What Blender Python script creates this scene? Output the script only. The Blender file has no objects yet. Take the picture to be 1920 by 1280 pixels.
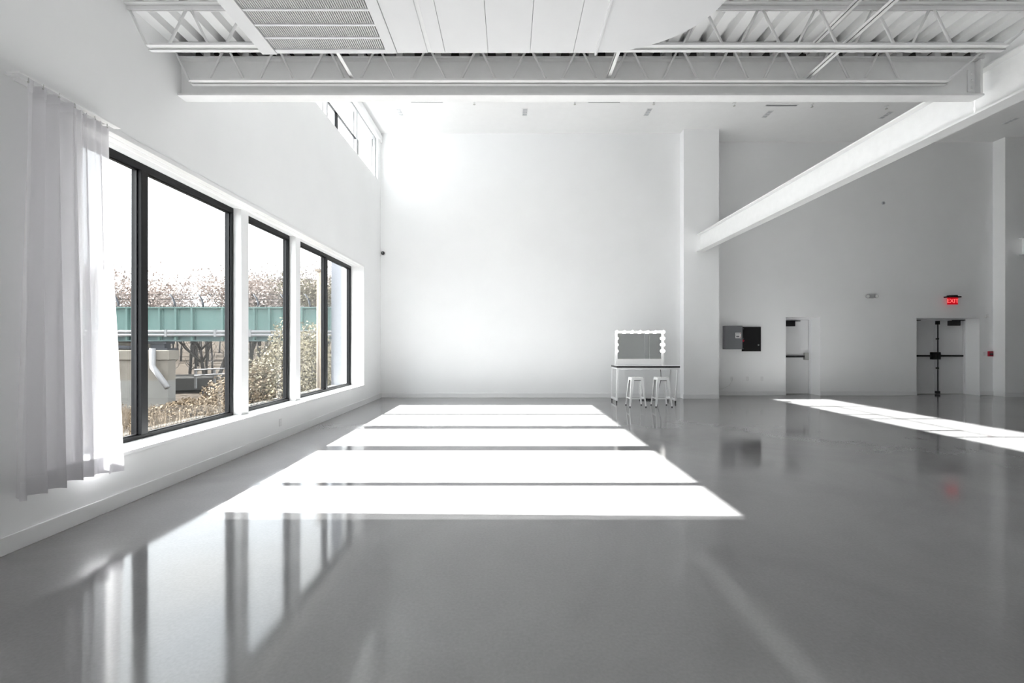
import bpy, bmesh, math, random
from mathutils import Vector, Matrix, noise as mnoise

S = bpy.context.scene
C = S.collection
PI = math.pi
R = math.radians
rng = random.Random(7)

# ------------------------------------------------------------------ camera
cam_d = bpy.data.cameras.new('camera'); cam = bpy.data.objects.new('camera', cam_d); C.objects.link(cam)
cam_d.sensor_width = 36.0; cam_d.lens = 16.0
cam_d.shift_x = 5 / 1920; cam_d.shift_y = 5 / 1920
cam_d.clip_start = 0.02; cam_d.clip_end = 500
cam.location = (0, 0, 1.5); cam.rotation_euler = (R(90), 0, 0)
S.camera = cam

# ------------------------------------------------------------------ sky, sun, exposure
SKY = 3.0
SUN = 46.0
w = bpy.data.worlds.new('sky'); S.world = w; w.use_nodes = True
nt = w.node_tree; nt.nodes.clear()
wo = nt.nodes.new('ShaderNodeOutputWorld'); bg = nt.nodes.new('ShaderNodeBackground')
tc = nt.nodes.new('ShaderNodeTexCoord'); no = nt.nodes.new('ShaderNodeTexNoise'); cr = nt.nodes.new('ShaderNodeValToRGB')
mp = nt.nodes.new('ShaderNodeMapping'); mp.inputs['Scale'].default_value = (1, 1, 3)
no.inputs['Scale'].default_value = 2.2; no.inputs['Detail'].default_value = 5
cr.color_ramp.elements[0].position = 0.35; cr.color_ramp.elements[0].color = (0.86, 0.92, 1.0, 1)
cr.color_ramp.elements[1].position = 0.62; cr.color_ramp.elements[1].color = (1, 1, 1, 1)
nt.links.new(tc.outputs['Generated'], mp.inputs['Vector']); nt.links.new(mp.outputs['Vector'], no.inputs['Vector'])
nt.links.new(no.outputs['Fac'], cr.inputs['Fac']); nt.links.new(cr.outputs['Color'], bg.inputs['Color'])
bg.inputs['Strength'].default_value = SKY
nt.links.new(bg.outputs['Background'], wo.inputs['Surface'])

sun_d = bpy.data.lights.new('sun', 'SUN'); sun = bpy.data.objects.new('sun', sun_d); C.objects.link(sun)
sun_d.energy = SUN; sun_d.angle = R(0.5); sun_d.color = (1.0, 0.985, 0.965)
sun.rotation_euler = Vector((1, 0, -0.556)).to_track_quat('-Z', 'Y').to_euler()
sun.location = (-30, 8, 20)

S.view_settings.view_transform = 'Standard'; S.view_settings.look = 'None'
S.view_settings.gamma = 1.0; S.view_settings.use_curve_mapping = False
S.view_settings.exposure = 0.78
S.cycles.use_denoising = True
S.cycles.max_bounces = 8; S.cycles.diffuse_bounces = 6; S.cycles.glossy_bounces = 3
S.cycles.use_adaptive_sampling = True; S.cycles.adaptive_threshold = .08; S.cycles.adaptive_min_samples = 20
S.cycles.transparent_max_bounces = 24; S.cycles.transmission_bounces = 8
S.cycles.sample_clamp_indirect = 12.0
S.cycles.caustics_reflective = True; S.cycles.caustics_refractive = False

# ------------------------------------------------------------------ materials
def mat(name, col, rough=0.5, metal=0.0, spec=0.5, var=0.0, vscale=6.0, bump=0.0, bscale=60.0, rvar=0.0, emit=None, estr=0.0, stretch=None, coat=0.0):
    m = bpy.data.materials.new(name); m.use_nodes = True
    n = m.node_tree.nodes; l = m.node_tree.links; b = n['Principled BSDF']
    b.inputs['Base Color'].default_value = (*col, 1); b.inputs['Roughness'].default_value = rough
    b.inputs['Metallic'].default_value = metal; b.inputs['Specular IOR Level'].default_value = spec
    b.inputs['Coat Weight'].default_value = coat
    t = n.new('ShaderNodeTexCoord'); src = t.outputs['Object']
    if stretch:
        mpn = n.new('ShaderNodeMapping'); mpn.inputs['Scale'].default_value = stretch
        l.new(src, mpn.inputs['Vector']); src = mpn.outputs['Vector']
    if var:
        x = n.new('ShaderNodeTexNoise'); x.inputs['Scale'].default_value = vscale; x.inputs['Detail'].default_value = 6
        r = n.new('ShaderNodeValToRGB')
        r.color_ramp.elements[0].position = .3; r.color_ramp.elements[1].position = .7
        r.color_ramp.elements[0].color = (*[max(0, c * (1 - var)) for c in col], 1)
        r.color_ramp.elements[1].color = (*[min(1, c * (1 + var)) for c in col], 1)
        l.new(src, x.inputs['Vector']); l.new(x.outputs['Fac'], r.inputs['Fac']); l.new(r.outputs['Color'], b.inputs['Base Color'])
        if rvar:
            mr = n.new('ShaderNodeMapRange'); mr.inputs['To Min'].default_value = max(0, rough - rvar); mr.inputs['To Max'].default_value = rough + rvar
            l.new(x.outputs['Fac'], mr.inputs['Value']); l.new(mr.outputs['Result'], b.inputs['Roughness'])
    if bump:
        x2 = n.new('ShaderNodeTexNoise'); x2.inputs['Scale'].default_value = bscale; x2.inputs['Detail'].default_value = 4
        bp = n.new('ShaderNodeBump'); bp.inputs['Strength'].default_value = bump; bp.inputs['Distance'].default_value = .01
        l.new(src, x2.inputs['Vector']); l.new(x2.outputs['Fac'], bp.inputs['Height']); l.new(bp.outputs['Normal'], b.inputs['Normal'])
    if emit:
        b.inputs['Emission Color'].default_value = (*emit, 1); b.inputs['Emission Strength'].default_value = estr
    return m

def glass_mat(name, tint, ior=1.45):
    m = bpy.data.materials.new(name); m.use_nodes = True
    n = m.node_tree.nodes; l = m.node_tree.links; n.clear()
    o = n.new('ShaderNodeOutputMaterial'); mx = n.new('ShaderNodeMixShader'); tr = n.new('ShaderNodeBsdfTransparent')
    gl = n.new('ShaderNodeBsdfGlossy'); lwt = n.new('ShaderNodeLayerWeight'); lwt.inputs['Blend'].default_value = .5
    pw = n.new('ShaderNodeMath'); pw.operation = 'POWER'; pw.inputs[1].default_value = 5.0
    fr = n.new('ShaderNodeMath'); fr.operation = 'MULTIPLY_ADD'; fr.inputs[1].default_value = .9; fr.inputs[2].default_value = .035   # Schlick
    l.new(lwt.outputs['Facing'], pw.inputs[0]); l.new(pw.outputs[0], fr.inputs[0])
    tr.inputs['Color'].default_value = (*tint, 1); gl.inputs['Roughness'].default_value = 0.0
    l.new(fr.outputs[0], mx.inputs['Fac']); l.new(tr.outputs[0], mx.inputs[1]); l.new(gl.outputs[0], mx.inputs[2]); l.new(mx.outputs[0], o.inputs['Surface'])
    return m

def cloth_mat(name, col, transp=.12):
    m = bpy.data.materials.new(name); m.use_nodes = True
    n = m.node_tree.nodes; l = m.node_tree.links; n.clear()
    o = n.new('ShaderNodeOutputMaterial'); a = n.new('ShaderNodeMixShader'); b = n.new('ShaderNodeMixShader')
    d = n.new('ShaderNodeBsdfDiffuse'); t = n.new('ShaderNodeBsdfTranslucent'); tr = n.new('ShaderNodeBsdfTransparent')
    wv = n.new('ShaderNodeTexNoise'); wv.inputs['Scale'].default_value = 300
    mr = n.new('ShaderNodeMapRange'); mr.inputs['To Min'].default_value = transp * .6; mr.inputs['To Max'].default_value = transp * 1.4
    d.inputs['Color'].default_value = (*col, 1); t.inputs['Color'].default_value = (*[c * .9 for c in col], 1)
    a.inputs['Fac'].default_value = .24
    l.new(wv.outputs['Fac'], mr.inputs['Value']); l.new(mr.outputs['Result'], b.inputs['Fac'])
    l.new(d.outputs[0], a.inputs[1]); l.new(t.outputs[0], a.inputs[2]); l.new(a.outputs[0], b.inputs[1]); l.new(tr.outputs[0], b.inputs[2]); l.new(b.outputs[0], o.inputs['Surface'])
    return m

def leaf_mat(name, c1, c2):
    m = bpy.data.materials.new(name); m.use_nodes = True
    n = m.node_tree.nodes; l = m.node_tree.links; n.clear()
    o = n.new('ShaderNodeOutputMaterial'); d = n.new('ShaderNodeBsdfDiffuse')
    tc_ = n.new('ShaderNodeTexCoord'); x = n.new('ShaderNodeTexNoise'); x.inputs['Scale'].default_value = 1.7; x.inputs['Detail'].default_value = 3
    r = n.new('ShaderNodeValToRGB'); r.color_ramp.elements[0].position = .35; r.color_ramp.elements[1].position = .65
    r.color_ramp.elements[0].color = (*c1, 1); r.color_ramp.elements[1].color = (*c2, 1)
    l.new(tc_.outputs['Object'], x.inputs['Vector']); l.new(x.outputs['Fac'], r.inputs['Fac'])
    l.new(r.outputs['Color'], d.inputs['Color']); l.new(d.outputs[0], o.inputs['Surface'])
    return m

M = {}
M['wall'] = mat('white wall paint', (.905, .908, .912), .6, spec=.3, var=.012, vscale=1.2, bump=.03, bscale=220)
M['ceil'] = mat('white ceiling paint', (.88, .88, .88), .75, spec=.2, var=.01)
M['trimw'] = mat('white semi gloss trim', (.84, .84, .845), .35, var=.01)
M['steel'] = mat('white painted steel', (.86, .86, .86), .4, spec=.4, var=.02, vscale=9)
M['deck'] = mat('white painted roof deck', (.86, .86, .86), .5, var=.03, vscale=3)
M['duct'] = mat('white painted duct sheet', (.82, .82, .83), .45, var=.01)
M['fin'] = mat('grey grille fins', (.55, .54, .54), .45, var=.03)
M['dark'] = mat('dark void tone', (.05, .045, .045), .8, var=.05)
M['frame'] = mat('black window aluminium', (.010, .0105, .012), .45, spec=.25, var=.1, vscale=20)
M['greyframe'] = mat('light grey window aluminium', (.55, .56, .58), .4, var=.04)
M['glass'] = glass_mat('window glass', (.96, .975, .97))
M['curtain'] = cloth_mat('sheer white curtain', (.90, .89, .91), .10)
M['hem'] = cloth_mat('double curtain hem', (.88, .87, .89), .02)
M['black'] = mat('satin black', (.008, .008, .009), .35, var=.2)
M['blackmetal'] = mat('dark bronze metal', (.03, .03, .032), .35, metal=.4, var=.1)
M['chrome'] = mat('brushed metal', (.55, .55, .53), .3, metal=1, var=.05)
M['greybox'] = mat('grey enamel', (.19, .195, .21), .4, var=.03)
M['red'] = mat('red plastic', (.35, .01, .03), .35, var=.05)
M['redglow'] = mat('red lit letter', (.8, .1, .1), .4, emit=(1, .16, .16), estr=.55, var=.02)
M['redpanel'] = mat('dark red sign face', (.30, .004, .012), .3, emit=(1, 0, .01), estr=.22, var=.03)
M['acrylic'] = glass_mat('red tinted acrylic', (1.0, .45, .5), 1.3)
M['plastic'] = mat('white plastic', (.78, .78, .78), .35, var=.01)
M['lens'] = mat('clear lamp lens', (.9, .9, .88), .15, var=.02)
M['bulb'] = mat('lit frosted bulb', (1, 1, 1), .3, emit=(1, .97, .92), estr=2.6, var=.01)
M['mirror'] = mat('mirror glass', (.86, .88, .87), .01, metal=1, var=.004)
M['whitelacq'] = mat('white lacquer', (.86, .86, .86), .3, var=.01)
M['stool'] = mat('white enamelled steel', (.84, .84, .84), .28, var=.01)
M['rubber'] = mat('black rubber', (.02, .02, .02), .7, var=.1)
M['door'] = mat('white painted door', (.78, .78, .79), .4, var=.01)
# outdoors
M['teal'] = mat('teal bridge paint', (0.085, 0.142, 0.132), .6, spec=.2, var=.07, vscale=1.2, stretch=(1, 1, .4))
M['tealdark'] = mat('weathered teal paint', (0.060, 0.090, 0.090), .6, spec=.2, var=.1, vscale=2)
M['pipe'] = mat('pale insulated pipe', (0.165, 0.165, 0.171), .5, var=.04)
M['conc'] = mat('stained concrete', (0.150, 0.137, 0.118), .9, spec=.1, var=.14, vscale=1.1, bump=.2, bscale=12)
M['concpale'] = mat('pale painted concrete', (0.160, 0.158, 0.150), .9, spec=.1, var=.06, vscale=1.5)
M['stone'] = mat('slate stone', (0.040, 0.042, 0.048), .9, spec=.1, var=.25, vscale=5)
M['soil'] = mat('dry leaf litter', (0.040, 0.034, 0.029), 1, spec=0, var=.4, vscale=4, bump=.6, bscale=15)
M['bark'] = mat('grey bark', (0.055, 0.050, 0.047), .95, spec=.05, var=.2, vscale=5)
M['bark2'] = mat('pale bark', (0.060, 0.056, 0.054), .95, spec=.05, var=.2, vscale=5)
M['timber'] = mat('weathered timber', (0.121, 0.099, 0.077), .9, var=.15, vscale=6, stretch=(1, 1, .15))
M['galv'] = mat('galvanised rail', (0.165, 0.165, 0.171), .5, var=.06)
M['gravel'] = mat('road gravel', (0.060, 0.058, 0.056), 1, spec=0, var=.15, vscale=9)
M['leafA'] = leaf_mat('russet leaves', (0.180, 0.145, 0.130), (0.290, 0.255, 0.235))
M['leafB'] = leaf_mat('grey brown twigs', (0.180, 0.165, 0.160), (0.270, 0.250, 0.245))
M['leafC'] = leaf_mat('olive yellow leaves', (0.085, 0.077, 0.052), (0.150, 0.135, 0.105))
M['weed'] = leaf_mat('dry straw weeds', (0.060, 0.045, 0.030), (0.125, 0.102, 0.078))
M['ext'] = mat('exterior grey cladding', (0.088, 0.094, 0.110), .8, var=.03)
M['ledge'] = mat('exterior stone ledge', (0.094, 0.094, 0.091), .9, var=.05)

def floor_mat():
    m = bpy.data.materials.new('polished concrete'); m.use_nodes = True
    n = m.node_tree.nodes; l = m.node_tree.links; b = n['Principled BSDF']
    t = n.new('ShaderNodeTexCoord')
    a = n.new('ShaderNodeTexNoise'); a.inputs['Scale'].default_value = .55; a.inputs['Detail'].default_value = 8; a.inputs['Roughness'].default_value = .6; a.inputs['Distortion'].default_value = .6
    c = n.new('ShaderNodeTexNoise'); c.inputs['Scale'].default_value = 55; c.inputs['Detail'].default_value = 4
    mx = n.new('ShaderNodeMix'); mx.data_type = 'FLOAT'; mx.inputs['Factor'].default_value = .28
    r = n.new('ShaderNodeValToRGB'); e = r.color_ramp.elements
    e[0].position = .3; e[0].color = (.195, .192, .195, 1); e[1].position = .7; e[1].color = (.285, .281, .284, 1)
    l.new(t.outputs['Object'], a.inputs['Vector']); l.new(t.outputs['Object'], c.inputs['Vector'])
    l.new(a.outputs['Fac'], mx.inputs[2]); l.new(c.outputs['Fac'], mx.inputs[3]); l.new(mx.outputs[0], r.inputs['Fac']); l.new(r.outputs['Color'], b.inputs['Base Color'])
    mr = n.new('ShaderNodeMapRange'); mr.inputs['From Min'].default_value = .3; mr.inputs['From Max'].default_value = .7
    mr.inputs['To Min'].default_value = .06; mr.inputs['To Max'].default_value = .12
    l.new(a.outputs['Fac'], mr.inputs['Value']); l.new(mr.outputs['Result'], b.inputs['Roughness'])
    b.inputs['Specular IOR Level'].default_value = .62
    bp = n.new('ShaderNodeBump'); bp.inputs['Strength'].default_value = .06; bp.inputs['Distance'].default_value = .004
    w2 = n.new('ShaderNodeTexNoise'); w2.inputs['Scale'].default_value = 1.6; w2.inputs['Detail'].default_value = 2
    l.new(t.outputs['Object'], w2.inputs['Vector']); l.new(w2.outputs['Fac'], bp.inputs['Height']); l.new(bp.outputs['Normal'], b.inputs['Normal'])
    return m
M['floor'] = floor_mat()

# ------------------------------------------------------------------ mesh helpers
class MB:
    def __init__(s): s.v = []; s.f = []
    def box(s, x0, x1, y0, y1, z0, z1):
        i = len(s.v)
        s.v += [(x0, y0, z0), (x1, y0, z0), (x1, y1, z0), (x0, y1, z0), (x0, y0, z1), (x1, y0, z1), (x1, y1, z1), (x0, y1, z1)]
        s.f += [(i, i+3, i+2, i+1), (i+4, i+5, i+6, i+7), (i, i+1, i+5, i+4), (i+1, i+2, i+6, i+5), (i+2, i+3, i+7, i+6), (i+3, i, i+4, i+7)]
        return s
    def hexa(s, p):      # 8 points, bottom ring then top ring
        i = len(s.v); s.v += [tuple(q) for q in p]
        s.f += [(i, i+3, i+2, i+1), (i+4, i+5, i+6, i+7), (i, i+1, i+5, i+4), (i+1, i+2, i+6, i+5), (i+2, i+3, i+7, i+6), (i+3, i, i+4, i+7)]
        return s
    def tube(s, pts, r, n=8, cap=True):
        pts = [Vector(p) for p in pts]; i0 = len(s.v)
        rr = r if isinstance(r, (list, tuple)) else [r] * len(pts)
        prev = None
        for k, p in enumerate(pts):
            d = (pts[min(k+1, len(pts)-1)] - pts[max(k-1, 0)]).normalized()
            if prev is None:
                u = d.orthogonal().normalized()
            else:
                u = (prev - d * prev.dot(d)); u = u.normalized() if u.length > 1e-6 else d.orthogonal().normalized()
            prev = u; v = d.cross(u)
            for j in range(n):
                a = 2 * PI * j / n; q = p + (u * math.cos(a) + v * math.sin(a)) * rr[k]; s.v.append(tuple(q))
        for k in range(len(pts) - 1):
            for j in range(n):
                a = i0 + k*n + j; b = i0 + k*n + (j+1) % n
                s.f.append((a, b, b+n, a+n))
        if cap:
            s.f.append(tuple(i0 + j for j in reversed(range(n)))); e = i0 + (len(pts)-1)*n; s.f.append(tuple(e + j for j in range(n)))
        return s
    def lathe(s, prof, c=(0, 0, 0), n=16, axis='z'):
        i0 = len(s.v)
        for (r, h) in prof:
            for j in range(n):
                a = 2 * PI * j / n; x, y = r * math.cos(a), r * math.sin(a)
                p = {'z': (x, y, h), 'y': (x, h, y), 'x': (h, x, y)}[axis]
                s.v.append((c[0]+p[0], c[1]+p[1], c[2]+p[2]))
        for k in range(len(prof) - 1):
            for j in range(n):
                a = i0 + k*n + j; b = i0 + k*n + (j+1) % n; s.f.append((a, b, b+n, a+n))
        s.f.append(tuple(i0 + j for j in reversed(range(n)))); e = i0 + (len(prof)-1)*n; s.f.append(tuple(e + j for j in range(n)))
        return s
    def prism(s, poly, z0, z1):      # poly in xy
        i = len(s.v); n = len(poly)
        s.v += [(x, y, z0) for x, y in poly] + [(x, y, z1) for x, y in poly]
        s.f.append(tuple(reversed(range(i, i+n)))); s.f.append(tuple(range(i+n, i+2*n)))
        for j in range(n): s.f.append((i+j, i+(j+1) % n, i+n+(j+1) % n, i+n+j))
        return s
    def ball(s, c, r, n=12, m=8):
        prof = [(r * math.sin(PI * k / m) if 0 < k < m else r*.02, -r * math.cos(PI * k / m)) for k in range(m+1)]
        return s.lathe(prof, c, n)
    def quad(s, a, b, c, d):
        i = len(s.v); s.v += [tuple(a), tuple(b), tuple(c), tuple(d)]; s.f.append((i, i+1, i+2, i+3)); return s
    def mesh(s, name, m, smooth=False):
        me = bpy.data.meshes.new(name); me.from_pydata(s.v, [], s.f); me.update()
        bm = bmesh.new(); bm.from_mesh(me); bmesh.ops.recalc_face_normals(bm, faces=bm.faces); bm.to_mesh(me); bm.free()
        if smooth:
            me.polygons.foreach_set('use_smooth', [True] * len(me.polygons))
        if m is not None: me.materials.append(m if not isinstance(m, str) else M[m])
        return me
    def build(s, name, m, parent=None, smooth=False, bevel=0.0, loc=None, label=None):
        o = bpy.data.objects.new(name, s.mesh(name, m, smooth)); C.objects.link(o)
        if parent is not None: o.parent = parent
        if loc is not None: o.location = loc
        if bevel:
            b = o.modifiers.new('bevel', 'BEVEL'); b.width = bevel; b.segments = 2; b.limit_method = 'ANGLE'
        if label: o['label'] = label
        return o

def autosmooth(o, ang=40):
    me = o.data; bm = bmesh.new(); bm.from_mesh(me)
    for e in bm.edges:
        if len(e.link_faces) == 2 and e.calc_face_angle(0) > R(ang): e.smooth = False
    for f in bm.faces: f.smooth = True
    bm.to_mesh(me); bm.free()
    return o

def tag(o, label=None, cat=None, group=None, kind=None):
    if label: o['label'] = label
    if cat: o['category'] = cat
    if group: o['group'] = group
    if kind: o['kind'] = kind
    return o
def thing(name, label, cat, loc=(0, 0, 0), rz=0, group=None, kind=None):
    o = bpy.data.objects.new(name, None); C.objects.link(o); o.location = loc; o.rotation_euler = (0, 0, rz); o.empty_display_size = .1
    return tag(o, label, cat, group, kind)
def struct(o, label=None): return tag(o, label, None, None, 'structure')
def copy_tree(o, parent=None):
    c = o.copy(); C.objects.link(c); c.parent = parent
    for ch in list(o.children): copy_tree(ch, c)
    return c
def share(name, mesh, parent, loc=(0, 0, 0), rot=(0, 0, 0)):
    o = bpy.data.objects.new(name, mesh); C.objects.link(o); o.parent = parent; o.location = loc; o.rotation_euler = rot; return o
def text_mesh(name, body, size, depth, m):
    cu = bpy.data.curves.new(name, 'FONT'); cu.body = body; cu.size = size; cu.extrude = depth; cu.align_x = 'CENTER'; cu.align_y = 'CENTER'
    t = bpy.data.objects.new('t', cu); C.objects.link(t)
    dg = bpy.context.evaluated_depsgraph_get(); me = bpy.data.meshes.new_from_object(t.evaluated_get(dg))
    bpy.data.objects.remove(t); bpy.data.curves.remove(cu); me.materials.clear(); me.materials.append(m); me.name = name
    return me

# ================================================================== ROOM SHELL (metres; x right, y away from camera, z up)
XL, XLo = -3.60, -4.15         # left wall inner / outer face
YB = 12.75                     # back wall of the bright bay
YW = 13.30                     # back wall of the right wing
XR, YF = 26.0, -9.0
ZC = 7.40                      # high ceiling
ZD = 4.70                      # underside of the steel deck
YT = 5.03                      # cross beam line
XB = 5.25                      # long beam line
WY0, WY1, WZ0, WZ1 = 3.84, 11.28, .49, 3.43     # big window opening
CY0, CY1, CZ0, CZ1 = 5.30, 12.46, 6.00, 7.14     # clerestory opening

struct(MB().box(XLo, XR + .3, YF - .3, 14.2, -.25, 0).build('floor', 'floor'), 'polished grey concrete floor')
wl = MB()
RY0, RY1 = -5.5, -1.1            # unseen window run added behind the camera to light the near room
wl.box(XLo, XL, YF - .3, RY0, -.5, 7.7); wl.box(XLo, XL, RY0, RY1, -.5, WZ0); wl.box(XLo, XL, RY0, RY1, WZ1, 7.7); wl.box(XLo, XL, RY1, WY0, -.5, 7.7)
wl.box(XLo, XL, WY0, WY1, -.5, WZ0); wl.box(XLo, XL, WY1, 14.2, -.5, CZ0)
wl.box(XLo, XL, WY0, WY1, WZ1, CZ0)
wl.box(XLo, XL, WY0, CY0, CZ0, 7.7); wl.box(XLo, XL, CY1, 14.2, CZ0, 7.7)
wl.box(XLo, XL, CY0, CY1, CZ1, 7.7)
struct(wl.build('wall_left', 'wall'), 'white left wall with the long window and clerestory')
struct(MB().box(XL, 4.79, YB, 14.2, 0, 7.7).build('wall_back', 'wall'), 'plain white back wall behind the vanity')
D1 = (8.08, 9.08, 2.29); D2 = (11.90, 13.74, 2.26)
wr = MB(); ya, yb = YW, 14.2
wr.box(5.76, D1[0], ya, yb, 0, 7.7); wr.box(D1[0], D1[1], ya, yb, D1[2], 7.7); wr.box(D1[1], D2[0], ya, yb, 0, 7.7)
wr.box(D2[0], D2[1], ya, yb, D2[2], 7.7); wr.box(D2[1], XR + .3, ya, yb, 0, 7.7)
wr.box(D1[0], D1[1], 13.88, yb, 0, D1[2]); wr.box(D2[0], D2[1], 13.88, yb, 0, D2[2])
struct(wr.build('wall_back_right', 'wall'), 'grey shaded back wall of the right wing with two doors')
struct(MB().box(4.79, 5.76, 12.50, 14.2, 0, 7.7).build('wall_pilaster', 'wall'), 'white pilaster under the end of the long beam')
struct(MB().box(14.13, 15.1, 12.97, 13.7, 0, 7.7).build('wall_pilaster_right', 'wall'), 'white pilaster at the right edge of the wing')
struct(MB().box(XR, XR + .3, YF, 14.2, 0, 7.7).build('wall_right', 'wall'), 'white right wall')
struct(MB().box(XLo, XR + .3, YF - .3, YF, 0, 7.7).build('wall_front', 'wall'), 'white wall behind the camera')
struct(MB().box(5.35, 7.25, -.9, -.7, 0, ZC).box(7.25, 7.45, -1.0, -.55, 0, ZC).box(7.45, 9.6, -.5, -.3, 0, ZC).build('wall_added_partition', 'wall'), 'unseen white partition added behind the camera for the mirror to reflect')  # added out of view to lighten what the vanity mirror reflects
struct(MB().box(XL, XR + .3, 5.13, 14.2, ZC, 7.7).box(XB + .1, XR + .3, YF - .3, 5.13, ZC, 7.7).build('ceiling', 'ceil'), 'flat white high ceiling beyond the beam')
struct(MB().box(XL, XB, 5.13, 5.25, 4.62, ZC).build('wall_upper', 'wall'), 'white wall above the cross beam')
struct(MB().box(XB - .005, XB + .1, YF, 5.13, 4.52, ZC).build('wall_upper_right', 'wall'), 'white wall above the long beam')

# corrugated steel deck
def deck():
    b = MB(); pitch = .203; x = XL; prof = []
    while x < XB - .01:
        prof += [(x, 0), (x + .112, 0), (x + .120, .088), (x + .195, .088)]
        x += pitch
    prof.append((XB, 0))
    y0, y1 = YF, 5.06; n = len(prof)
    for (px, pz) in prof: b.v.append((px, y0, ZD + pz))
    for (px, pz) in prof: b.v.append((px, y1, ZD + pz))
    for (px, pz) in prof: b.v.append((px, y0, ZD + .14))
    for (px, pz) in prof: b.v.append((px, y1, ZD + .14))
    for i in range(n - 1):
        b.f.append((i, i+1, n+i+1, n+i)); b.f.append((2*n+i, 3*n+i, 3*n+i+1, 2*n+i+1))
        b.f.append((i, 2*n+i, 2*n+i+1, i+1)); b.f.append((n+i, n+i+1, 3*n+i+1, 3*n+i))
    return b
struct(deck().build('ceiling_deck', 'deck'), 'corrugated white steel roof deck above the joists')

struct(MB().box(XL, XB, 5.062, 5.128, 4.62, ZD + .14).build('trim_8', 'dark'), 'dark sheet standing for shade and bare gap behind the deck flutes')  # dark colour stands for shade in the unpainted flute ends
# baseboards
BB = .13
def base(name, x0, x1, y0, y1, lab):
    b = MB()
    b.box(x0, x1, y0, y1, 0, BB)
    return struct(b.build(name, 'trimw', bevel=.004), lab)
base('baseboard_left', XL, XL + .018, YF, YB, 'white baseboard along the window wall')
base('baseboard_back', XL + .018, 4.79, YB - .018, YB, 'white baseboard along the back wall')
base('baseboard_pilaster', 4.772, 5.76, 12.482, 12.50, 'white baseboard around the pilaster')
base('baseboard_wing', 5.76, D1[0], YW - .018, YW, 'white baseboard left of the single door')
base('baseboard_wing_middle', D1[1], D2[0], YW - .018, YW, 'white baseboard between the two doors')
base('baseboard_wing_right', D2[1], 14.13, YW - .018, YW, 'white baseboard right of the double door')
base('baseboard_pilaster_right', 14.112, 15.118, 12.952, 12.97, 'white baseboard around the right pilaster')
base('baseboard_right', 15.1, XR, YW - .018, YW, 'white baseboard at the far right')

# ------------------------------------------------------------------ big windows
FX = -3.92                      # inner face of the black frames
GX0, GX1 = -3.985, -3.975
def frame_piece(name, x0, x1, y0, y1, z0, z1, parent, m='frame'):
    return MB().box(x0, x1, y0, y1, z0, z1).build(name, m, parent, bevel=.004)
def big_window(name, y0, y1, mulls, label):
    w_ = thing(name, label, None, (0, 0, 0), kind='structure')
    ft = .045
    for nm, a in (('bottom_rail', (y0, y1, WZ0, WZ0 + ft)), ('top_rail', (y0, y1, WZ1 - .075, WZ1))):
        frame_piece(nm, FX - .1, FX, *a, w_)
    for yy in (y0, y1 - ft): frame_piece('jamb', FX - .1, FX, yy, yy + ft, WZ0 + ft, WZ1 - .075, w_)
    ys = [y0 + ft] + [v for m_ in mulls for v in (m_ - .045, m_ + .045)] + [y1 - ft]
    for m_ in mulls:
        fm = frame_piece('mullion', FX - .1, FX + .012, m_ - .045, m_ + .045, WZ0 + ft, WZ1 - .075, w_)
    for i in range(0, len(ys), 2):
        MB().box(GX0, GX1, ys[i], ys[i+1], WZ0 + ft, WZ1 - .075).build('pane', 'glass', w_)
        g = MB()    # glazing bead
        for (a, b_, c, d) in ((ys[i], ys[i+1], WZ0 + ft, WZ0 + ft + .014), (ys[i], ys[i+1], WZ1 - .089, WZ1 - .075), (ys[i], ys[i] + .014, WZ0 + ft, WZ1 - .075), (ys[i+1] - .014, ys[i+1], WZ0 + ft, WZ1 - .075)):
            g.box(FX - .05, FX - .03, a, b_, c, d)
        g.build('glazing_bead', 'black', w_)
    return w_
big_window('window_1', WY0, 6.47, [4.88], 'two pane black framed window nearest the curtain')
big_window('window_2', 6.65, 8.12, [], 'single pane black framed window between two white posts')
big_window('window_3', 8.30, WY1, [9.75], 'two pane black framed window nearest the back wall')
for k, (a, b_) in enumerate(((6.47, 6.65), (8.12, 8.30))):
    struct(MB().box(-4.03, -3.81, a, b_, WZ0, WZ1).build('trim_%d' % (k + 1), 'trimw', bevel=.003), 'white post between the big windows, %s' % ('nearer the curtain' if k == 0 else 'nearer the back wall'))
struct(MB().box(FX + .001, XL + .012, WY0 - .0, WY1, WZ0 - .03, WZ0 + .004).build('trim_3', 'trimw', bevel=.003), 'deep white window sill')
# soffit tracks at the window head
t = MB()
t.box(XL - .06, XL + .012, 3.30, WY1, WZ1 - .018, WZ1 + .03)
t.box(XL - .15, XL - .10, WY0, WY1, WZ1 - .012, WZ1 + .002); t.box(XL - .24, XL - .20, WY0, WY1, WZ1 - .012, WZ1 + .002)
struct(t.build('trim_4', 'trimw', bevel=.002), 'white curtain track strips at the window head')
big_window('window_added', RY0, RY1, [-4.03, -2.56], 'black framed window run added behind the camera to light the near room')
struct(MB().box(FX + .001, XL + .012, RY0, RY1, WZ0 - .03, WZ0 + .004).build('trim_7', 'trimw', bevel=.003), 'white sill of the added window run behind the camera')
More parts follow.
